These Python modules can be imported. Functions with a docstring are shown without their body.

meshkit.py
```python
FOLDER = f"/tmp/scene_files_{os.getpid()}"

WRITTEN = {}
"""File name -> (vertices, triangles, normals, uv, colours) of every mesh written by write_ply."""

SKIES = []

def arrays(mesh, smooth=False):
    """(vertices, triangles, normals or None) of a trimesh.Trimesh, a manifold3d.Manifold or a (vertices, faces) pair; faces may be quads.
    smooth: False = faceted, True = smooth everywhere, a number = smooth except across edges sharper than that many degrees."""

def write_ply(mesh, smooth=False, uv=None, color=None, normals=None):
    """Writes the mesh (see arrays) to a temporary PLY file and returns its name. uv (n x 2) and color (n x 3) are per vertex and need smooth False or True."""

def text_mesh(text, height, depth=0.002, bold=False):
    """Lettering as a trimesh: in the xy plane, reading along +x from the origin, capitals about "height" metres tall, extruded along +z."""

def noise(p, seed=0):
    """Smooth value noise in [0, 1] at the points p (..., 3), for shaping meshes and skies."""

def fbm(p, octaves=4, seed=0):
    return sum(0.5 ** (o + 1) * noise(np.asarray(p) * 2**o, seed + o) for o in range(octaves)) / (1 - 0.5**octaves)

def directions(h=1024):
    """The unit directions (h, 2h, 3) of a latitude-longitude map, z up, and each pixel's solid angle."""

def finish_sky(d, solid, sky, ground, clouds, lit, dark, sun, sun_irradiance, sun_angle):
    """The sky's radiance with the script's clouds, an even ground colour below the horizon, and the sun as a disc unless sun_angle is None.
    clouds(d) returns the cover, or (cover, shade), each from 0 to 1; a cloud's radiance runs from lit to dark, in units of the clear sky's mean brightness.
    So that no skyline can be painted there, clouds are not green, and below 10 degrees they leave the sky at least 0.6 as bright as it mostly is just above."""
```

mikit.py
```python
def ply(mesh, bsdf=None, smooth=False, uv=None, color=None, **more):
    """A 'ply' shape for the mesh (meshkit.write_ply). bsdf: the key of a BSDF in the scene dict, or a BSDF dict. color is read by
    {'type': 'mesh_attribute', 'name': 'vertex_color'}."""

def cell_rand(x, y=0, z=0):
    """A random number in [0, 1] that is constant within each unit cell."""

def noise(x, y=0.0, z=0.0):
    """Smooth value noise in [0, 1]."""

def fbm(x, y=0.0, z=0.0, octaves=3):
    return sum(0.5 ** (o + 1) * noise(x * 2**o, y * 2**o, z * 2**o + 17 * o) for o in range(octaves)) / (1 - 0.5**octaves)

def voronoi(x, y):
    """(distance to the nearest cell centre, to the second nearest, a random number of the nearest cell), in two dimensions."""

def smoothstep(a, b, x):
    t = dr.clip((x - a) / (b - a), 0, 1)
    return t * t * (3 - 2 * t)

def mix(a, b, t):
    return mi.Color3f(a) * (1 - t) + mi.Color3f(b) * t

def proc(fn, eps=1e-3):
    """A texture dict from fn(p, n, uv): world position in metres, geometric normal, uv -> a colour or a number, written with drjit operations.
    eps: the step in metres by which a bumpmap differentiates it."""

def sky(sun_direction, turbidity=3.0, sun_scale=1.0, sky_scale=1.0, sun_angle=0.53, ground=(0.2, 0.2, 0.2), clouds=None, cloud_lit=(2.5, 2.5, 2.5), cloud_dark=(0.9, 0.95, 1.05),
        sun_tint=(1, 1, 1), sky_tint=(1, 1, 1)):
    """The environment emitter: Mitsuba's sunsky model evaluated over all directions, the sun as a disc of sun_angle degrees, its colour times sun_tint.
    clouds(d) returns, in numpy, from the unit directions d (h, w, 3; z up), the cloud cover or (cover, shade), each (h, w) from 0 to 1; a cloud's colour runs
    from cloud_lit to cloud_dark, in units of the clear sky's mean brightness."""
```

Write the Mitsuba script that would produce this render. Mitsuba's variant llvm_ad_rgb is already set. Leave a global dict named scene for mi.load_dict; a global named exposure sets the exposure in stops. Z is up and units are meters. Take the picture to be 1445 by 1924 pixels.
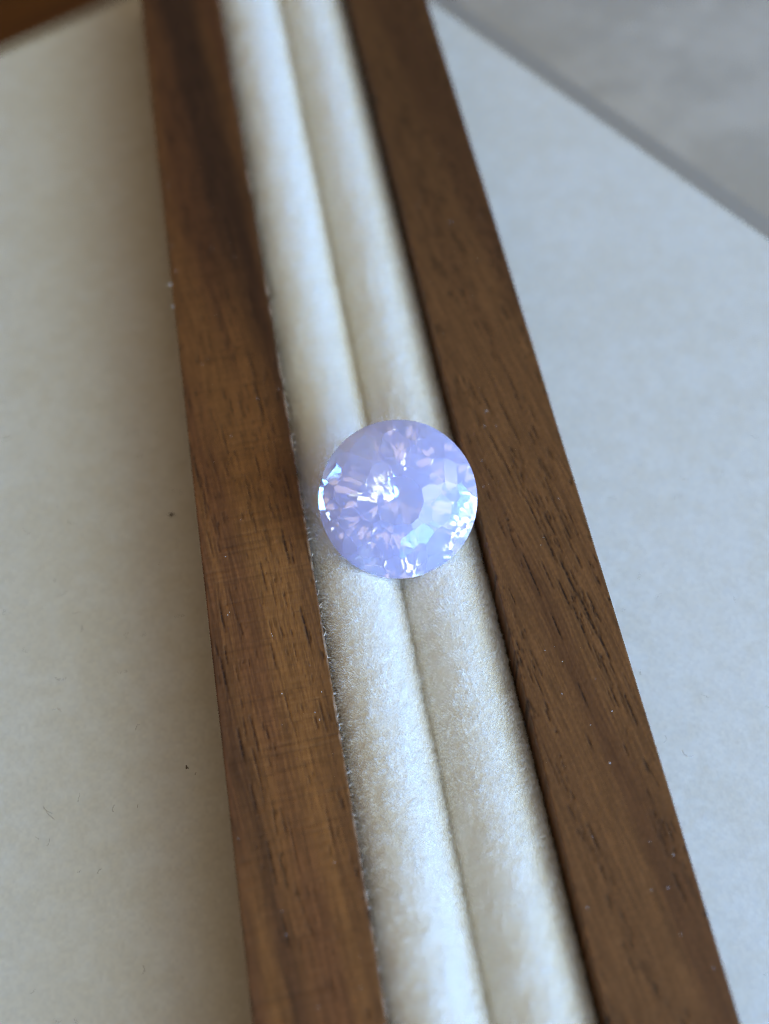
import math
import numpy as np, trimesh, mitsuba as mi, mikit, meshkit
import drjit as dr
from scipy.spatial import HalfspaceIntersection, ConvexHull
from mikit import noise, fbm, smoothstep, mix

T = mi.ScalarTransform4f
MM = 1e-3
rng = np.random.default_rng(7)
scene, labels = {}, {}

# ---------------------------------------------------------------- camera, light, exposure
EYE = np.array([0.0, -73.677, 106.109])
AXIS = np.array([0.08663, 0.60857, -0.78876])
UP = np.array([0.13455, 0.77733, 0.61453])
scene['camera'] = {
    'type': 'thinlens', 'fov': 28.07, 'fov_axis': 'x', 'near_clip': 0.005, 'far_clip': 20.0,
    'aperture_radius': 1.3 * MM, 'focus_distance': 116.5 * MM,
    'to_world': T().look_at(origin=(EYE * MM).tolist(), target=((EYE + AXIS * 100) * MM).tolist(), up=UP.tolist()),
}
exposure = 0.25
AMBIENT = (0.130, 0.101, 0.063)                     # warm light of the room
# the window: rows of panes from the low blue sky up to pale cloud (radiance per row)
PANES = ((1.95, 6.9, 21.0), (2.1, 6.2, 16.6), (3.4, 5.1, 7.0), (4.6, 5.1, 4.1))
ADDED_LAMP_RGB = (0.72, 0.57, 0.46)                       # warm lamps added overhead to feed the gem facets
PANE_GAIN = (1.0, 1.25, 0.7, 1.05, 0.75, 1.3, 1.35, 0.8, 1.0, 1.1, 1.2, 0.6)
WIN_AZ, WIN_EL, WIN_D, WIN_W, WIN_H = math.radians(-48), math.radians(21), 0.42, 0.66, 0.54
scene['room_light'] = {'type': 'constant', 'sampling_weight': 8.0, 'radiance': {'type': 'rgb', 'value': list(AMBIENT)}}


def entry(key, mesh, bsdf, smooth=False, label=None, category=None, group=None, kind=None, color=None, uv=None, **more):
    k, n = key, 0
    while k in scene:
        n += 1
        k = f'{key}_{n:03d}'
    if mesh is not None:
        v, f = (mesh.vertices, mesh.faces) if hasattr(mesh, 'vertices') else mesh
        scene[k] = mikit.ply((np.asarray(v, float) * MM, f), bsdf, smooth=smooth, color=color, uv=uv, **more)
    lab = {a: b for a, b in dict(label=label, category=category, group=group, kind=kind).items() if b}
    if lab:
        labels[k] = lab
    return k


# the window: four glowing panes
wd = np.array([math.cos(WIN_EL) * math.cos(WIN_AZ), math.cos(WIN_EL) * math.sin(WIN_AZ), math.sin(WIN_EL)])
wc = wd * WIN_D * 1000
wx = np.array([-math.sin(WIN_AZ), math.cos(WIN_AZ), 0.0])
wz = np.array([0, 0, 1.0])
wn = np.cross(wx, wz)
if wn @ wd > 0:
    wx = -wx
labels['window'] = {'label': 'bright many paned daylight window beside the table', 'category': 'window'}
for j in range(4):
    for i in range(3):
        cc = wc + wx * (i - 1) * WIN_W * 1000 / 3 + wz * (j - 1.5) * WIN_H * 1000 / 4
        a, b = wx * WIN_W * 1000 / 6 * 0.90, wz * WIN_H * 1000 / 8 * 0.90
        q = np.array([cc - a - b, cc + a - b, cc + a + b, cc - a + b])
        entry('window__pane', (q, np.array([[0, 1, 2], [0, 2, 3]])), 'white_paint',
              emitter={'type': 'area', 'sampling_weight': 3.5, 'radiance': {'type': 'rgb', 'value': [PANE_GAIN[j * 3 + i] * e for e in PANES[j]]}})

# added lamps for facet reflections: round discs 1.5 m above the table
for k, (lx, ly) in enumerate(((-1000, 300), (-450, -620), (-250, 800), (450, 1000), (-1350, -300), (300, -300), (800, 350), (-150, -1200), (150, 300), (-550, 50), (-900, 1000), (650, -1150))):
    an = np.linspace(0, 2 * math.pi, 25)[:-1]
    v = np.vstack([[[lx, ly, 1500.0]], np.stack([lx + 215 * np.cos(an), ly + 215 * np.sin(an), np.full(24, 1500.0)], -1)])
    f = np.array([[0, 1 + (i + 1) % 24, 1 + i] for i in range(24)])
    entry('added_lamp', (v, f), 'white_paint', label='round warm lamp added out of view overhead for the gem reflections', category='lamp', group='lamps added above the table for facet reflections',
          emitter={'type': 'area', 'sampling_weight': 0.7, 'radiance': {'type': 'rgb', 'value': list(ADDED_LAMP_RGB)}})

# ---------------------------------------------------------------- materials
scene['white_paint'] = {'type': 'twosided', 'b': {'type': 'diffuse', 'reflectance': {'type': 'rgb', 'value': [0.8, 0.8, 0.8]}}}


def velvet_color(p, n, uv):
    x, y, z = p.x * 1000, p.y * 1000, p.z * 1000
    m = fbm(x * 0.10, y * 0.10, z * 0.10, octaves=2)
    f = fbm(x * 0.75 + 9, y * 0.75, z * 0.75, octaves=3)
    g = fbm(x * 3.5 + 3, y * 3.0, z * 3.5, octaves=3)
    c = mix((0.6162, 0.578, 0.4802), (0.6502, 0.6248, 0.544), smoothstep(0.25, 0.75, 0.4 * m + 0.6 * f))
    return c * (0.93 + 0.14 * g)


def velvet_height(p, n, uv):
    x, y, z = p.x * 1000, p.y * 1000, p.z * 1000
    return 0.45 * fbm(x * 1.3, y * 1.3, z * 1.3, octaves=3) + 0.55 * fbm((x + y) * 5.5, (y - x) * 2.6, z * 5, octaves=3)


scene['board_velvet'] = {'type': 'bumpmap', 'scale': 0.00004, 'tex': mikit.proc(velvet_height, eps=4e-5),
                         'b': {'type': 'twosided', 'b': {'type': 'principled', 'base_color': mikit.proc(velvet_color), 'roughness': 0.95, 'specular': 0.15, 'sheen': 0.5, 'sheen_tint': 0.3}}}
scene['pile_base'] = {'type': 'twosided', 'b': {'type': 'diffuse', 'reflectance': {'type': 'rgb', 'value': [0.86, 0.84, 0.77]}}}
scene['pile_fibre'] = {'type': 'principledthin', 'base_color': {'type': 'mesh_attribute', 'name': 'vertex_color'}, 'roughness': 0.95, 'diff_trans': 0.7, 'spec_trans': 0.0, 'eta': 1.12}
scene['walnut'] = {'type': 'twosided', 'b': {'type': 'principled', 'base_color': {'type': 'mesh_attribute', 'name': 'vertex_color'}, 'roughness': 0.55, 'specular': 0.3}}
scene['splinter_wood'] = {'type': 'twosided', 'b': {'type': 'diffuse', 'reflectance': {'type': 'rgb', 'value': [0.66, 0.53, 0.39]}}}
scene['dust_white'] = {'type': 'twosided', 'b': {'type': 'diffuse', 'reflectance': {'type': 'rgb', 'value': [0.75, 0.72, 0.68]}}}
scene['dark_lint'] = {'type': 'twosided', 'b': {'type': 'diffuse', 'reflectance': {'type': 'rgb', 'value': [0.10, 0.07, 0.045]}}}
scene['faint_lint'] = {'type': 'twosided', 'b': {'type': 'diffuse', 'reflectance': {'type': 'rgb', 'value': [0.36, 0.30, 0.22]}}}


def table_color(p, n, uv):
    x, y = p.x * 1000, p.y * 1000
    a = 0.87 * x + 0.49 * y
    b = -0.49 * x + 0.87 * y
    g = fbm(a * 0.012, b * 0.25, 0.0, octaves=4)
    return mix((0.076, 0.023, 0.0010), (0.140, 0.046, 0.003), smoothstep(0.3, 0.7, g))


scene['table_wood'] = {'type': 'twosided', 'b': {'type': 'principled', 'base_color': mikit.proc(table_color), 'roughness': 0.4, 'specular': 0.4}}


def mat_color(p, n, uv):
    x, y = p.x * 1000, p.y * 1000
    m = fbm(x * 0.06, y * 0.06, 0.0, octaves=3)
    return mix((0.39, 0.345, 0.275), (0.48, 0.43, 0.35), smoothstep(0.3, 0.7, 0.6 * m + 0.4 * fbm(x * 0.35 + 5, y * 0.35, 0.0, octaves=3)))


scene['edge_shade_grey'] = {'type': 'twosided', 'b': {'type': 'diffuse', 'reflectance': {'type': 'rgb', 'value': [0.33, 0.305, 0.265]}}}  # grey tone standing in for shade past the board edge
scene['mat_cloth'] = {'type': 'twosided', 'b': {'type': 'principled', 'base_color': mikit.proc(mat_color), 'roughness': 0.9, 'specular': 0.1}}

# ---------------------------------------------------------------- table, mat, board
TABLE_Z, BOARD_T = -11.0, 8.0
E1 = np.array([math.cos(math.radians(29.3)), math.sin(math.radians(29.3))])
E2 = np.array([E1[1], -E1[0]])
CORNER = np.array([17.93, 103.43])


def rounded_slab(origin, e1, e2, a0, a1, b0, b1, z0, z1, r, n=5):
    """A slab with a rounded upper and lower rim: origin + e1*a + e2*b."""
    rows = []
    for k in range(2 * (n + 1)):
        if k <= n:
            t = math.pi / 2 * k / n
            inset, z = r * (1 - math.sin(t)), z0 + r * (1 - math.cos(t))
        else:
            t = math.pi / 2 * (k - n - 1) / n
            inset, z = r * (1 - math.cos(t)), z1 - r * (1 - math.sin(t))
        for a, b in ((a0 + inset, b0 + inset), (a1 - inset, b0 + inset), (a1 - inset, b1 - inset), (a0 + inset, b1 - inset)):
            rows.append([*(origin + e1 * a + e2 * b), z])
    v = np.array(rows)
    return trimesh.convex.convex_hull(v)


table = rounded_slab(np.array([0.0, 60.0]), E1, E2, -700, 700, -450, 450, TABLE_Z - 25, TABLE_Z, 3.0)
entry('wooden_table', table, 'table_wood', 30, 'orange brown wooden table showing in the blurred upper left corner', 'table')
mat = rounded_slab(CORNER, E1, E2, -8, 260, 14, 300, TABLE_Z + 0.02, TABLE_Z + 2.0, 0.5)
entry('cloth_mat', mat, 'mat_cloth', 30, 'pale grey cloth mat past the board edge in the upper right corner', 'mat')
labels['display_board'] = {'label': 'large cream velvet covered board lying under the wooden gem tray', 'category': 'board'}
entry('display_board__velvet', rounded_slab(CORNER, E1, E2, -190, 0, 0, 240, -1.4, 0.0, 0.6), 'board_velvet', 30)
entry('display_board__shade_rim', rounded_slab(CORNER, E1, E2, -193.5, 3.7, -3.7, 243.5, TABLE_Z + 2.02, -1.42, 0.5), 'edge_shade_grey', 30, label='grey slab under the velvet whose added rim stands in for shadow along the far edges')  # rim juts out as a dark band in place of the soft edge shadow

# ---------------------------------------------------------------- the walnut tray
RAIL_Z0, RAIL_Z1, Y0, Y1 = 0.05, 9.0, -105.0, 86.0
VIS0, VIS1 = -50.0, 86.0


def sm(a, b, x):
    t = np.clip((x - a) / (b - a), 0, 1)
    return t * t * (3 - 2 * t)


def nz(x, y, s=0):
    return meshkit.noise(np.stack(np.broadcast_arrays(x, y, 0.0 * x), -1), s)


def fb(x, y, s=0, o=4):
    return meshkit.fbm(np.stack(np.broadcast_arrays(x, y, 0.0 * x), -1), o, s)


def stamp(field, X, Y, x0, y0, x1, y1, w, amp, xs, ys):
    """max() a tapered stroke into field on the grid xs (columns), ys (rows)."""
    i0, i1 = np.searchsorted(ys, [min(y0, y1) - w, max(y0, y1) + w])
    j0, j1 = np.searchsorted(xs, [min(x0, x1) - 2.5 * w, max(x0, x1) + 2.5 * w])
    if i1 <= i0 or j1 <= j0:
        return
    gx, gy = X[i0:i1, j0:j1], Y[i0:i1, j0:j1]
    dx, dy = x1 - x0, y1 - y0
    L2 = dx * dx + dy * dy
    t = np.clip(((gx - x0) * dx + (gy - y0) * dy) / L2, 0, 1)
    wob = 0.5 * w * (nz(gy * 1.7, gx * 0 + x0 * 31, 5) - 0.5)
    d = np.hypot(gx - x0 - t * dx + wob, gy - y0 - t * dy)
    prof = np.clip(4 * t * (1 - t), 0, 1) ** 0.35
    rag = 0.55 + 0.45 * sm(0.25, 0.55, nz(gy * 5.0, gx * 0 + y0 * 17, 9))
    val = amp * prof * rag * np.clip(1.25 - d / (w + 1e-6), 0, 1)
    field[i0:i1, j0:j1] = np.maximum(field[i0:i1, j0:j1], val)


def rail_mesh(xa, xb, colour_fn, chip_left, chip_right, seed):
    """One bar: a closed profile swept along y; its upper face is a fine height field with pores cut in."""
    edge = 0.16
    xs = np.linspace(xa + edge, xb - edge, 118)
    ys = np.concatenate([np.linspace(Y0, VIS0, 40)[:-1], np.arange(VIS0, VIS1 - 0.05, 0.115), [VIS1]])
    X, Yg = np.meshgrid(xs, ys)
    col, depth = colour_fn(X, Yg, xs, ys)
    n = len(ys)
    cols, pts = [], []

    def ring(x, z, c):
        pts.append(np.stack([np.broadcast_to(x, n), ys, np.broadcast_to(z, n)], -1))
        cols.append(c)

    def rough(s, amount):
        a = np.clip(fb(ys * 1.3, ys * 0, s, 4) - 0.42, 0, 1) * 1.6 + 0.35 * np.clip(nz(ys * 5.0, ys * 0, s + 3) - 0.55, 0, 1)
        return amount * a
    rl, rr = rough(seed, chip_left), rough(seed + 40, chip_right)
    wav_l = 0.05 * (fb(ys * 0.11, ys * 0, seed + 80, 2) - 0.5)
    wav_r = 0.05 * (fb(ys * 0.11, ys * 0, seed + 90, 2) - 0.5)
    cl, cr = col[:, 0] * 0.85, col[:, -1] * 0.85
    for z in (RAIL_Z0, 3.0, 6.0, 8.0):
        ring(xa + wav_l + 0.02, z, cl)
    for k in range(5):                                   # rounded, chipped left edge
        t = math.pi / 2 * k / 4
        e = edge * 0.75
        ring(xa + wav_l + e * (1 - math.cos(t)) - rl * math.cos(t) * 0.5, RAIL_Z1 - e * (1 - math.sin(t)) - rl * 0.6 * math.cos(t), col[:, 0] * (1 + 0.25 * (rl / 0.1).clip(0, 1)[:, None]))
    for j in range(len(xs)):
        ring(X[:, j], RAIL_Z1 - depth[:, j], col[:, j])
    for k in range(4, -1, -1):
        t = math.pi / 2 * k / 4
        e = edge * 0.75
        ring(xb + wav_r - e * (1 - math.cos(t)) + rr * math.cos(t) * 0.5, RAIL_Z1 - e * (1 - math.sin(t)) - rr * 0.6 * math.cos(t), col[:, -1] * (1 - 0.75 * (rr / 0.16).clip(0, 1)[:, None]) + np.array([0.42, 0.29, 0.18]) * (0.75 * (rr / 0.16).clip(0, 1)[:, None]))
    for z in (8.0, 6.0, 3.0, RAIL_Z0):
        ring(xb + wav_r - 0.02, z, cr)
    m = len(pts)
    v = np.stack(pts, 1).reshape(-1, 3)
    c = np.stack(cols, 1).reshape(-1, 3)
    i, j = np.meshgrid(np.arange(n - 1), np.arange(m - 1), indexing='ij')
    q = np.stack([i * m + j, i * m + j + 1, (i + 1) * m + j + 1, (i + 1) * m + j], -1).reshape(-1, 4)
    f = [np.vstack([q[:, [0, 1, 2]], q[:, [0, 2, 3]]])]
    for row, flip in ((0, 1), (n - 1, 0)):               # end grain, as a fan
        b = len(v)
        ringidx = row * m + np.arange(m)
        v = np.vstack([v, [[(xa + xb) / 2, ys[row], 4.5]]])
        c = np.vstack([c, c[ringidx].mean(0)[None]])
        nx = np.roll(ringidx, -1)
        tri = np.stack([np.full(m, b), ringidx, nx], -1)
        f.append(tri[:, ::-1] if flip else tri)
    return v, np.vstack(f)[:, ::-1] if False else np.vstack(f), np.clip(c, 0.003, 1)


def left_wood(X, Yg, xs, ys):
    r = np.random.default_rng(11)
    u = (X + 4.2) / 8.5
    g = X + 0.085 * Yg + 0.5 * (fb(X * 0.1, Yg * 0.03, 21, 3) - 0.5) * 4
    band = fb(g * 0.55, Yg * 0.022, 3, 4)
    fine = fb(g * 6.0, Yg * 0.25, 4, 3)
    # dark heart streaks running along the grain
    c1 = 5.6 + 0.8 * (fb(Yg * 0.05, X * 0, 8, 2) - 0.5)
    dark = np.exp(-np.abs((g - c1) / 2.3) ** 3) * sm(-25, 12, Yg) * (0.7 + 0.5 * sm(20, 60, Yg))
    dark = np.maximum(dark, 0.75 * np.exp(-((g + 4.6) / 0.9) ** 2) * sm(0, -20, Yg))
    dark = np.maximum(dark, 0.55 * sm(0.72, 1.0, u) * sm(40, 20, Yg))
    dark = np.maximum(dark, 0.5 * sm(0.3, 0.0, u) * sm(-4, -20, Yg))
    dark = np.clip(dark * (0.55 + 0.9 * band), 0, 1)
    light, mid, deep = np.array([0.255, 0.106, 0.031]), np.array([0.175, 0.068, 0.024]), np.array([0.066, 0.028, 0.013])
    a = sm(0.35, 0.68, band)[..., None]
    col = light * (1 - a) + mid * a
    col = col * (1 - 0.85 * dark[..., None]) + deep * 0.85 * dark[..., None]
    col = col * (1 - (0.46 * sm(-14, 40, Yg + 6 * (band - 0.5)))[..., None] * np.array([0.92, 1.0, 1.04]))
    col = col * (0.80 + 0.40 * fine)[..., None] * np.array([1.0, 1.0, 0.86])
    col = col * (0.80 + 0.40 * sm(0.2, 0.8, fb(g * 13.0, Yg * 0.35, 41, 2)))[..., None]
    # fine saw lines across the bar, and the fine grain crossing them
    yy = Yg - 0.07 * X
    saw = fb(yy * 3.2, X * 0.10, 31, 3)
    sawline = sm(0.60, 0.74, saw) * sm(0.25, 0.6, fb(X * 0.35, Yg * 0.25, 33, 2))
    col = col * (1 - 0.15 * sawline)[..., None] * (0.93 + 0.14 * nz(yy * 8, X * 0.4, 35))[..., None]
    col = col * (0.88 + 0.24 * nz(X * 9, Yg * 2.2, 36))[..., None]
    pore = np.zeros_like(X)
    sawf = np.zeros_like(X)
    for k in range(950):
        y = r.uniform(VIS0, VIS1)
        x = r.uniform(-4.1, 4.2)
        if nz(np.array([(x + .085 * y) * 0.8]), np.array([y * 0.05]), 61)[0] < r.uniform(0.25, 0.75):
            continue
        L = r.gamma(2.2, 0.55)
        s = 0.085 + r.normal(0, 0.04)
        stamp(pore, X, Yg, x, y, x - s * L - 0.0, y + L, r.uniform(0.055, 0.09), r.uniform(0.4, 1.0), xs, ys)
    for x, y, L, w, am in ((-3.3, -14.0, 4.0, .09, 1), (-2.7, -19.6, 3.2, .10, 1), (-2.3, -23.5, 2.4, .08, .9), (-3.75, 14.5, 3.0, .09, .9), (-3.65, 6.0, 4.2, .10, 1),
                           (2.3, 12.5, 4.6, .09, 1), (1.3, 6.2, 3.0, .08, .9), (2.6, -2.6, 3.6, .11, 1), (3.2, -10.8, 4.2, .10, 1), (2.1, 17.0, 4.0, .08, .8), (3.5, 3.8, 3.4, .08, .9),
                           (3.0, 24.0, 5.0, .10, .9), (1.9, 33.0, 6.0, .11, .9), (1.2, 44.0, 5.0, .12, .8), (-3.0, -8.2, 3.2, .08, .9), (-1.6, -29.0, 3.4, .10, .9), (-1.3, -33.5, 2.8, .10, .9),
                           (3.4, -18.0, 3.0, .07, .8), (1.9, 2.0, 2.6, .07, .8), (0.4, 9.5, 2.4, .06, .8)):
        stamp(pore, X, Yg, x, y, x - 0.085 * L, y + L, w * 1.15, am, xs, ys)
    for k in range(85):
        y, x = r.uniform(VIS0, 40), r.uniform(-3.8, 3.0) + 0.6
        L = r.uniform(0.8, 3.2)
        stamp(sawf, X.T if False else X, Yg, x, y, min(x + L, 4.2), y + 0.085 * L, 0.05, r.uniform(0.2, 0.7), xs, ys)
    dirt = np.maximum(pore, 0.55 * sawf)
    col = col * (1 - 0.90 * dirt)[..., None] + np.array([0.012, 0.006, 0.004]) * (0.8 * dirt)[..., None]
    depth = 0.05 * pore + 0.02 * sawf + 0.012 * sawline + 0.018 * (nz(yy * 6, X * 0.5, 37) - 0.5) + 0.012 * (nz(X * 9, Yg * 2, 38) - 0.5)
    return col * np.array([0.845, 0.835, 0.90]), depth


def right_wood(X, Yg, xs, ys):
    r = np.random.default_rng(12)
    u = (X - 18.1) / 8.3
    g = X + 0.13 * Yg + 0.8 * (fb(X * 0.12, Yg * 0.03, 121, 3) - 0.5) * 3
    band = fb(g * 0.5, Yg * 0.02, 103, 4)
    fine = fb(g * 6.0, Yg * 0.3, 104, 3)
    a = sm(0.32, 0.7, band)[..., None]
    col = np.array([0.150, 0.067, 0.024]) * (1 - a) + np.array([0.110, 0.047, 0.018]) * a
    col = col * (1 - 0.36 * sm(-2, 60, Yg))[..., None] * np.array([1.16, 1.13, 0.95])  # weaker window light toward the far end put into the wood colour
    col = col * (0.80 + 0.40 * fine)[..., None] * (0.86 + 0.28 * nz(X * 8, Yg * 5, 136))[..., None] * (0.82 + 0.36 * sm(0.2, 0.8, fb(g * 13.0, Yg * 0.35, 141, 2)))[..., None]
    pore = np.zeros_like(X)
    for k in range(2600):
        y, x = r.uniform(VIS0, VIS1), r.uniform(18.2, 26.3)
        gg = x + 0.13 * y
        if nz(np.array([gg * 0.75]), np.array([y * 0.07]), 161)[0] < r.uniform(0.42, 0.78):
            continue
        L = r.gamma(2.0, 0.42) + 0.2
        s = 0.13 + r.normal(0, 0.025)
        stamp(pore, X, Yg, x, y, x - s * L, y + L, r.uniform(0.055, 0.10), r.uniform(0.45, 1.0), xs, ys)
    for x, y, L, w, am in ((20.4, 11.5, 3.0, .07, .9), (21.2, 10.0, 3.2, .09, 1), (22.5, 8.6, 2.8, .09, .9), (22.9, 6.2, 2.6, .08, .9), (21.0, 5.0, 3.2, .08, .9), (21.6, 1.6, 4.2, .08, 1),
                           (22.6, -3.0, 4.0, .09, 1), (23.1, -6.0, 3.4, .13, 1), (23.9, -9.4, 4.4, .14, 1), (24.6, -13.4, 4.6, .13, 1), (25.0, -15.6, 2.8, .12, 1), (23.2, -10.5, 3.0, .10, 1),
                           (23.8, -13.6, 3.6, .11, 1), (21.2, -9.0, 4.4, .09, 1), (21.9, -13.0, 2.6, .08, .9), (22.3, -8.4, 2.8, .08, .9), (24.5, 2.2, 2.2, .08, .9), (24.4, -1.2, 1.8, .09, .9),
                           (24.9, -6.8, 1.6, .12, .9), (25.1, -12.0, 3.0, .09, .9), (19.7, -3.0, 2.2, .08, .9), (20.3, -4.2, 1.6, .07, .8), (23.4, -0.6, 2.0, .07, .8), (22.4, -19.0, 2.2, .08, .9),
                           (21.9, -22.6, 1.5, .09, .9), (24.6, -19.5, 2.0, .08, .9), (25.4, -25.0, 1.3, .14, .8), (25.2, -34.8, 2.4, .12, .8)):
        stamp(pore, X, Yg, x, y, x - 0.13 * L, y + L, w, am, xs, ys)
    col = col * (1 - 0.92 * pore)[..., None] + np.array([0.008, 0.005, 0.003]) * (0.8 * pore)[..., None]
    depth = 0.05 * pore + 0.014 * (nz(X * 8, Yg * 5, 137) - 0.5) + 0.01 * (nz(X * 2, Yg * 0.4, 138) - 0.5)
    return col * np.array([0.845, 0.835, 0.90]), depth


labels['gem_tray'] = {'label': 'long walnut tray with two wooden bars flanking a pair of cream velvet rolls', 'category': 'tray'}
XL0, XL1, XR0, XR1 = -4.2, 4.3, 18.1, 26.4
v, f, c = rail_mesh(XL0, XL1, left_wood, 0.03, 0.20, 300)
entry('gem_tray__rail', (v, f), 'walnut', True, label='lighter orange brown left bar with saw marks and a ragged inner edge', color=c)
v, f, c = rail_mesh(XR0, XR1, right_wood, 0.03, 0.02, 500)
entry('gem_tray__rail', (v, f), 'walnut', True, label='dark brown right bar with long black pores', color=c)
bp = trimesh.creation.box(bounds=[[XL1 + 0.03, Y0 + 0.5, 0.06], [XR0 - 0.03, Y1 - 0.5, 1.2]])
entry('gem_tray__base_plate', (bp.vertices, bp.faces), 'walnut', color=np.full((len(bp.vertices), 3), [0.15, 0.07, 0.03]))

# splinters of torn wood along the inner edge of the left bar
for k in range(90):
    y = rng.uniform(-40, 20) if k > 1 else (30.5, 27.6)[k]
    x = XL1 + rng.uniform(-0.03, 0.06) if k > 1 else XL0 + 0.02
    L, w = rng.uniform(0.15, 0.38) * (1.5 if k % 9 == 0 else 1), rng.uniform(0.05, 0.10)
    side = 1 if k > 1 else -1
    d = np.array([side * rng.uniform(0.4, 1.0), rng.uniform(-1.0, 1.0), rng.uniform(0.05, 0.7)])
    d /= np.linalg.norm(d)
    s = np.linspace(0, 1, 4)
    pts = np.array([x, y, 8.93]) + np.outer(s * L, d) + np.outer(s ** 2, rng.normal(0, 0.07, 3))
    vv, ff = [], []
    rad = w * (1 - 0.8 * s) * 0.6
    for p, r_ in zip(pts, rad):
        for a in range(4):
            an = a * math.pi / 2
            vv.append(p + r_ * np.array([math.cos(an) * d[1], -math.cos(an) * d[0], math.sin(an)]))
    for i in range(3):
        for a in range(4):
            b = (a + 1) % 4
            ff += [[i * 4 + a, i * 4 + b, (i + 1) * 4 + b], [i * 4 + a, (i + 1) * 4 + b, (i + 1) * 4 + a]]
    ff += [[12, 13, 14], [12, 14, 15]]
    entry('gem_tray__rail__splinter', (np.array(vv), np.array(ff)), 'splinter_wood')

# ---------------------------------------------------------------- velvet rolls with real pile
ROLL_R, ROLL_TOP = 3.18, 8.3
ROLLS = ((7.70, 21), (14.45, 22))


def roll_surface(cx, th, y, seed):
    bump = 0.10 * (meshkit.fbm(np.stack([th * 1.3, y * 0.11, 0 * y], -1), 2, seed) - 0.5)
    r = ROLL_R + bump
    return np.stack([cx + r * 1.06 * np.sin(th), y, ROLL_TOP - ROLL_R + r * np.cos(th)], -1)


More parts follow.
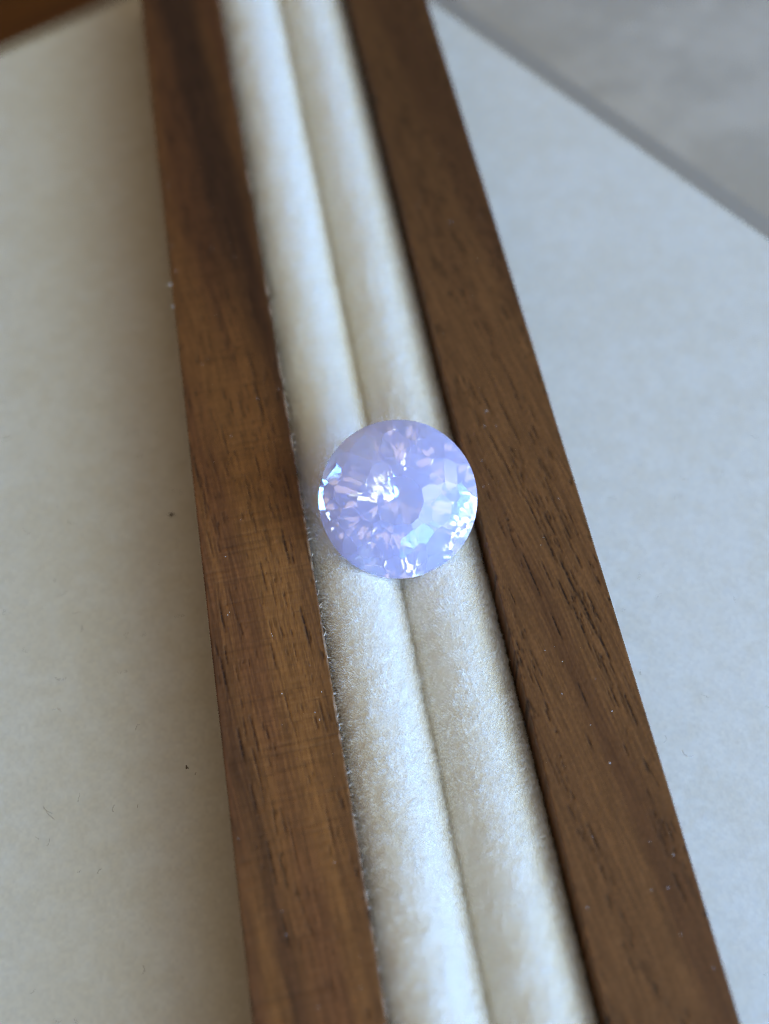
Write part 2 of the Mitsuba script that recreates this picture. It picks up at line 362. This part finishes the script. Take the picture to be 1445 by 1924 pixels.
def roll_core(cx, seed):
    ys = np.linspace(Y0 + 0.6, Y1 - 0.6, 140)
    th = np.linspace(-math.pi, math.pi, 61)[:-1]
    TH, YY = np.meshgrid(th, ys)
    v = roll_surface(cx, TH, YY, seed).reshape(-1, 3)
    n, m = len(ys), len(th)
    i, j = np.meshgrid(np.arange(n - 1), np.arange(m), indexing='ij')
    q = np.stack([i * m + j, (i + 1) * m + j, (i + 1) * m + (j + 1) % m, i * m + (j + 1) % m], -1).reshape(-1, 4)
    fs = [np.vstack([q[:, [0, 2, 1]], q[:, [0, 3, 2]]])]
    for row in (0, n - 1):
        b = len(v)
        v = np.vstack([v, [[cx, ys[row], ROLL_TOP - ROLL_R]]])
        ri = row * m + np.arange(m)
        fs.append(np.stack([np.full(m, b), ri, np.roll(ri, -1)], -1))
    return v, np.vstack(fs)


def pile(cx, seed, count):
    r = np.random.default_rng(seed)
    near = int(count * 0.9)
    y = np.concatenate([r.uniform(-47, Y1 - 0.6, near), r.uniform(Y0 + 0.6, -47, count - near)])
    th = r.uniform(-1.85, 1.85, count)
    base = roll_surface(cx, th, y, seed)
    n = np.stack([np.sin(th), 0 * th, np.cos(th)], -1)
    tang = np.stack([np.cos(th), 0 * th, -np.sin(th)], -1)
    P = np.stack([th * ROLL_R, y, 0 * y], -1)
    f1 = lambda s, k: meshkit.fbm(P * np.array([s, s * 0.8, 1]), 2, seed + k) - 0.5
    la = f1(0.5, 1) * 1.1 + f1(3.2, 2) * 1.5 + r.normal(0, 0.22, count)
    lb = f1(0.5, 3) * 1.1 + f1(3.2, 4) * 1.5 + r.normal(0, 0.22, count) - 0.2
    d1 = n + tang * (0.30 * la)[:, None] + np.array([0, 1, 0]) * (0.30 * lb)[:, None]
    d2 = n + tang * (0.95 * la)[:, None] + np.array([0, 1, 0]) * (0.95 * lb)[:, None]
    d1 /= np.linalg.norm(d1, axis=1, keepdims=True)
    d2 /= np.linalg.norm(d2, axis=1, keepdims=True)
    L = 0.46 * (0.80 + 0.45 * (f1(1.6, 6) + 0.5) * 0.9) * r.uniform(0.72, 1.1, count)
    L = np.where(r.random(count) < 0.012, L * 1.5, L)
    p0 = base - n * 0.03
    p1 = p0 + d1 * (0.55 * L)[:, None]
    p2 = p1 + d2 * (0.45 * L)[:, None]
    ax = r.normal(0, 1, (count, 3))
    w = np.cross(d1, ax)
    w /= np.linalg.norm(w, axis=1, keepdims=True) + 1e-9
    w0 = r.uniform(0.013, 0.020, count)[:, None]
    v = np.stack([p0 - w * w0, p0 + w * w0, p1 - w * w0 * 0.85, p1 + w * w0 * 0.85, p2], 1).reshape(-1, 3)
    k = np.arange(count)[:, None] * 5
    f = np.concatenate([k + [0, 1, 3], k + [0, 3, 2], k + [2, 3, 4]], 0)
    t = r.uniform(0.88, 1.03, count) * (0.90 + 0.2 * (f1(4.5, 9) + 0.5))
    c = np.array([0.97, 0.96, 0.915])[None] * t[:, None]
    c = np.repeat(np.clip(c, 0, 0.97)[:, None], 5, 1).reshape(-1, 3)
    return v, f, c


for (cx, sd), lab in zip(ROLLS, ('left cream velvet roll beside the lighter bar', 'right cream velvet roll beside the dark gap and darker bar')):
    k = entry('gem_tray__velvet_roll', roll_core(cx, sd), 'pile_base', True, label=lab)
    v, f, c = pile(cx, sd, 240000)
    entry(k + '__pile', (v, f), 'pile_fibre', False, color=c, kind='stuff')

# ---------------------------------------------------------------- the gemstone
GEM_R = 6.2


def gem_planes():
    hs, tag = [], []

    def plane(nv, d, t):
        hs.append([*nv, -d]); tag.append(t)

    def tier(ang, count, off, ra, za, t, up):
        s = 1 if up else -1
        a = math.radians(ang)
        for k in range(count):
            ph = 2 * math.pi * (k + off) / count
            nv = np.array([math.sin(a) * math.cos(ph), math.sin(a) * math.sin(ph), s * math.cos(a)])
            plane(nv, math.sin(a) * ra + math.cos(a) * abs(za), t)
    gz = 0.22
    for k in range(96):
        ph = 2 * math.pi * k / 96
        plane((math.cos(ph), math.sin(ph), 0), GEM_R * (0.9995 if k % 2 else 1), 'girdle')
    # crown, girdle to table
    r_, z_ = GEM_R, gz
    for ang, cnt, off, rn in ((38, 48, 0.5, 5.6), (33, 24, 0.0, 5.0), (27.5, 24, 0.5, 4.3), (22.5, 24, 0.0, 3.55), (17.5, 24, 0.5, 2.75), (12.5, 12, 0.0, 1.9)):
        zn = z_ + (r_ - rn) * math.tan(math.radians(ang))
        tier(ang, cnt, off, (r_ + rn) / 2 * math.cos(math.pi / cnt) ** 0.5, (z_ + zn) / 2, 'crown', True)
        r_, z_ = rn, zn
    plane((0, 0, 1), z_, 'table')
    r_, z_ = GEM_R, -gz
    for ang, cnt, off, rn in ((45, 48, 0.5, 5.75), (43.5, 24, 0.0, 5.0), (42.2, 24, 0.5, 4.1), (41.2, 24, 0.0, 3.1), (40.2, 24, 0.5, 2.1), (39.0, 12, 0.0, 1.0), (37, 12, 0.5, 0.0)):
        zn = z_ - (r_ - rn) * math.tan(math.radians(ang))
        tier(ang, cnt, off, (r_ + rn) / 2 * math.cos(math.pi / cnt) ** 0.5, (z_ + zn) / 2, 'pavilion', False)
        r_, z_ = rn, zn
    return np.array(hs), tag


def gem_meshes(Rm, centre):
    hs, tag = gem_planes()
    r = np.random.default_rng(21)                        # hand cut: slightly uneven facets
    for i, t in enumerate(tag):
        if t in ('crown', 'pavilion'):
            nv = hs[i, :3] + r.normal(0, 0.010, 3)
            hs[i, :3] = nv / np.linalg.norm(nv)
            hs[i, 3] += r.normal(0, 0.012)
    pts = HalfspaceIntersection(hs, np.array([0.0, 0, -0.5])).intersections
    key = np.unique(np.round(pts, 5), axis=0)
    hull = ConvexHull(key)
    out = {}
    W = key @ Rm.T + centre
    for s, eq in zip(hull.simplices, hull.equations):
        i = int(np.argmax(hs[:, :3] @ eq[:3] - 1e-3 * np.abs(hs[:, 3] - eq[3])))
        a, b, c_ = key[s]
        if np.cross(b - a, c_ - a) @ eq[:3] < 0:
            s = s[::-1]
        out.setdefault(tag[i], []).append(s)
    return {k: (W, np.array(fs)) for k, fs in out.items()}


GEM_C = np.array([11.58, 0.0, 12.0])
view = np.array([-0.0866, -0.6086, 0.7888])
view /= np.linalg.norm(view)
gz_ax = view + np.array([0.05, -0.05, -0.03])
gz_ax /= np.linalg.norm(gz_ax)
gx_ax = np.cross([0, 1, 0.2], gz_ax)
gx_ax /= np.linalg.norm(gx_ax)
Rm = np.stack([gx_ax, np.cross(gz_ax, gx_ax), gz_ax], 1)

scene['gem_milk'] = {'type': 'homogeneous', 'albedo': {'type': 'rgb', 'value': [0.9995, 0.998, 1.0]}, 'sigma_t': {'type': 'rgb', 'value': [0.42, 0.41, 0.98]}, 'scale': 30.0, 'phase': {'type': 'hg', 'g': 0.2}}
scene['gem_crystal'] = {'type': 'dielectric', 'int_ior': 1.66, 'ext_ior': 1.0, 'specular_transmittance': {'type': 'rgb', 'value': [0.955, 0.935, 1.0]}}
scene['gem_opal'] = {'type': 'blendbsdf', 'weight': 0.30, 'a': {'type': 'dielectric', 'int_ior': 1.66, 'ext_ior': 1.0, 'specular_transmittance': {'type': 'rgb', 'value': [0.955, 0.935, 1.0]}},
                     'b': {'type': 'twosided', 'b': {'type': 'diffuse', 'reflectance': {'type': 'rgb', 'value': [0.71, 0.70, 0.955]}}}}
scene['gem_clear'] = {**scene['gem_opal'], 'weight': 0.26}
labels['gemstone'] = {'label': 'round milky lavender faceted gemstone propped in the groove between the velvet rolls', 'category': 'gemstone'}
for part, (W, fs) in sorted(gem_meshes(Rm, GEM_C).items()):
    used, inv = np.unique(fs, return_inverse=True)
    entry('gemstone__' + part, (W[used], inv.reshape(-1, 3)), {'pavilion': 'gem_crystal', 'table': 'gem_clear'}.get(part, 'gem_opal'), False, interior={'type': 'ref', 'id': 'gem_milk'})

# ---------------------------------------------------------------- lint and dust
def fleck(centre, a, b, h, seed):
    m = trimesh.creation.icosphere(subdivisions=2, radius=1.0)
    v = m.vertices * (0.75 + 0.5 * meshkit.noise(m.vertices * 1.7 + seed, 3)[:, None])
    return v * np.array([a, b, h]) + np.array(centre), m.faces


entry('lint_fleck', fleck((-6.79, 11.02, 0.10), 0.22, 0.13, 0.10, 1), 'dark_lint', True, 'small dark brown fleck on the velvet board left of the gemstone', 'lint')
m1, m2 = fleck((-7.5, -14.0, 0.05), 0.055, 0.17, 0.05, 2), fleck((-7.38, -14.1, 0.06), 0.04, 0.12, 0.04, 3)
entry('lint_fleck', (np.vstack([m1[0], m2[0]]), np.vstack([m1[1], m2[1] + len(m1[0])])), 'dark_lint', True, 'tiny dark forked fleck on the velvet board at lower left', 'lint')

vs, fs, nb = [], [], 0
for k in range(80):
    left = k % 2
    x = rng.uniform(XL0 + 0.3, XL1 - 0.2) if left else rng.uniform(XR0 + 0.2, XR1 - 0.3)
    y = rng.uniform(-42, 45)
    s = rng.uniform(0.014, 0.034) * (1.5 if rng.random() < 0.1 else 1)
    v, f = trimesh.creation.icosphere(subdivisions=0).vertices, trimesh.creation.icosphere(subdivisions=0).faces
    vs.append(v * s * np.array([1, rng.uniform(0.8, 2.2), 0.7]) + [x, y, RAIL_Z1 + 0.02]); fs.append(f + nb); nb += len(v)
entry('dust', (np.vstack(vs), np.vstack(fs)), 'dust_white', False, 'fine white dust specks scattered over the wooden bars', 'dust', kind='stuff')

# faint short fibres shed on the velvet board
vs, fs, nb = [], [], 0
for k in range(75):
    x, y = (rng.uniform(-24, -5.5), rng.uniform(-34, 30)) if k % 3 else (rng.uniform(28, 50), rng.uniform(-40, 30))
    an, L, w, bend = rng.uniform(0, math.pi), rng.uniform(0.12, 0.5), rng.uniform(0.010, 0.022), rng.normal(0, 0.35)
    s = np.linspace(-1, 1, 5)
    px, py = x + L * s * math.cos(an) - bend * L * s * s * math.sin(an), y + L * s * math.sin(an) + bend * L * s * s * math.cos(an)
    nx_, ny_ = -math.sin(an), math.cos(an)
    v = np.vstack([np.stack([px + w * nx_, py + w * ny_, 0 * s + 0.03], -1), np.stack([px - w * nx_, py - w * ny_, 0 * s + 0.03], -1), np.stack([px, py, 0 * s + 0.06], -1)])
    f = [[a + i, a + i + 1, b + i + 1] for a, b in ((0, 10), (10, 5)) for i in range(4)] + [[a + i, b + i + 1, b + i] for a, b in ((0, 10), (10, 5)) for i in range(4)]
    vs.append(v); fs.append(np.array(f) + nb); nb += len(v)
entry('shed_fibres', (np.vstack(vs), np.vstack(fs)), 'faint_lint', False, 'faint short brown fibres shed over the cream velvet board', 'lint', kind='stuff')
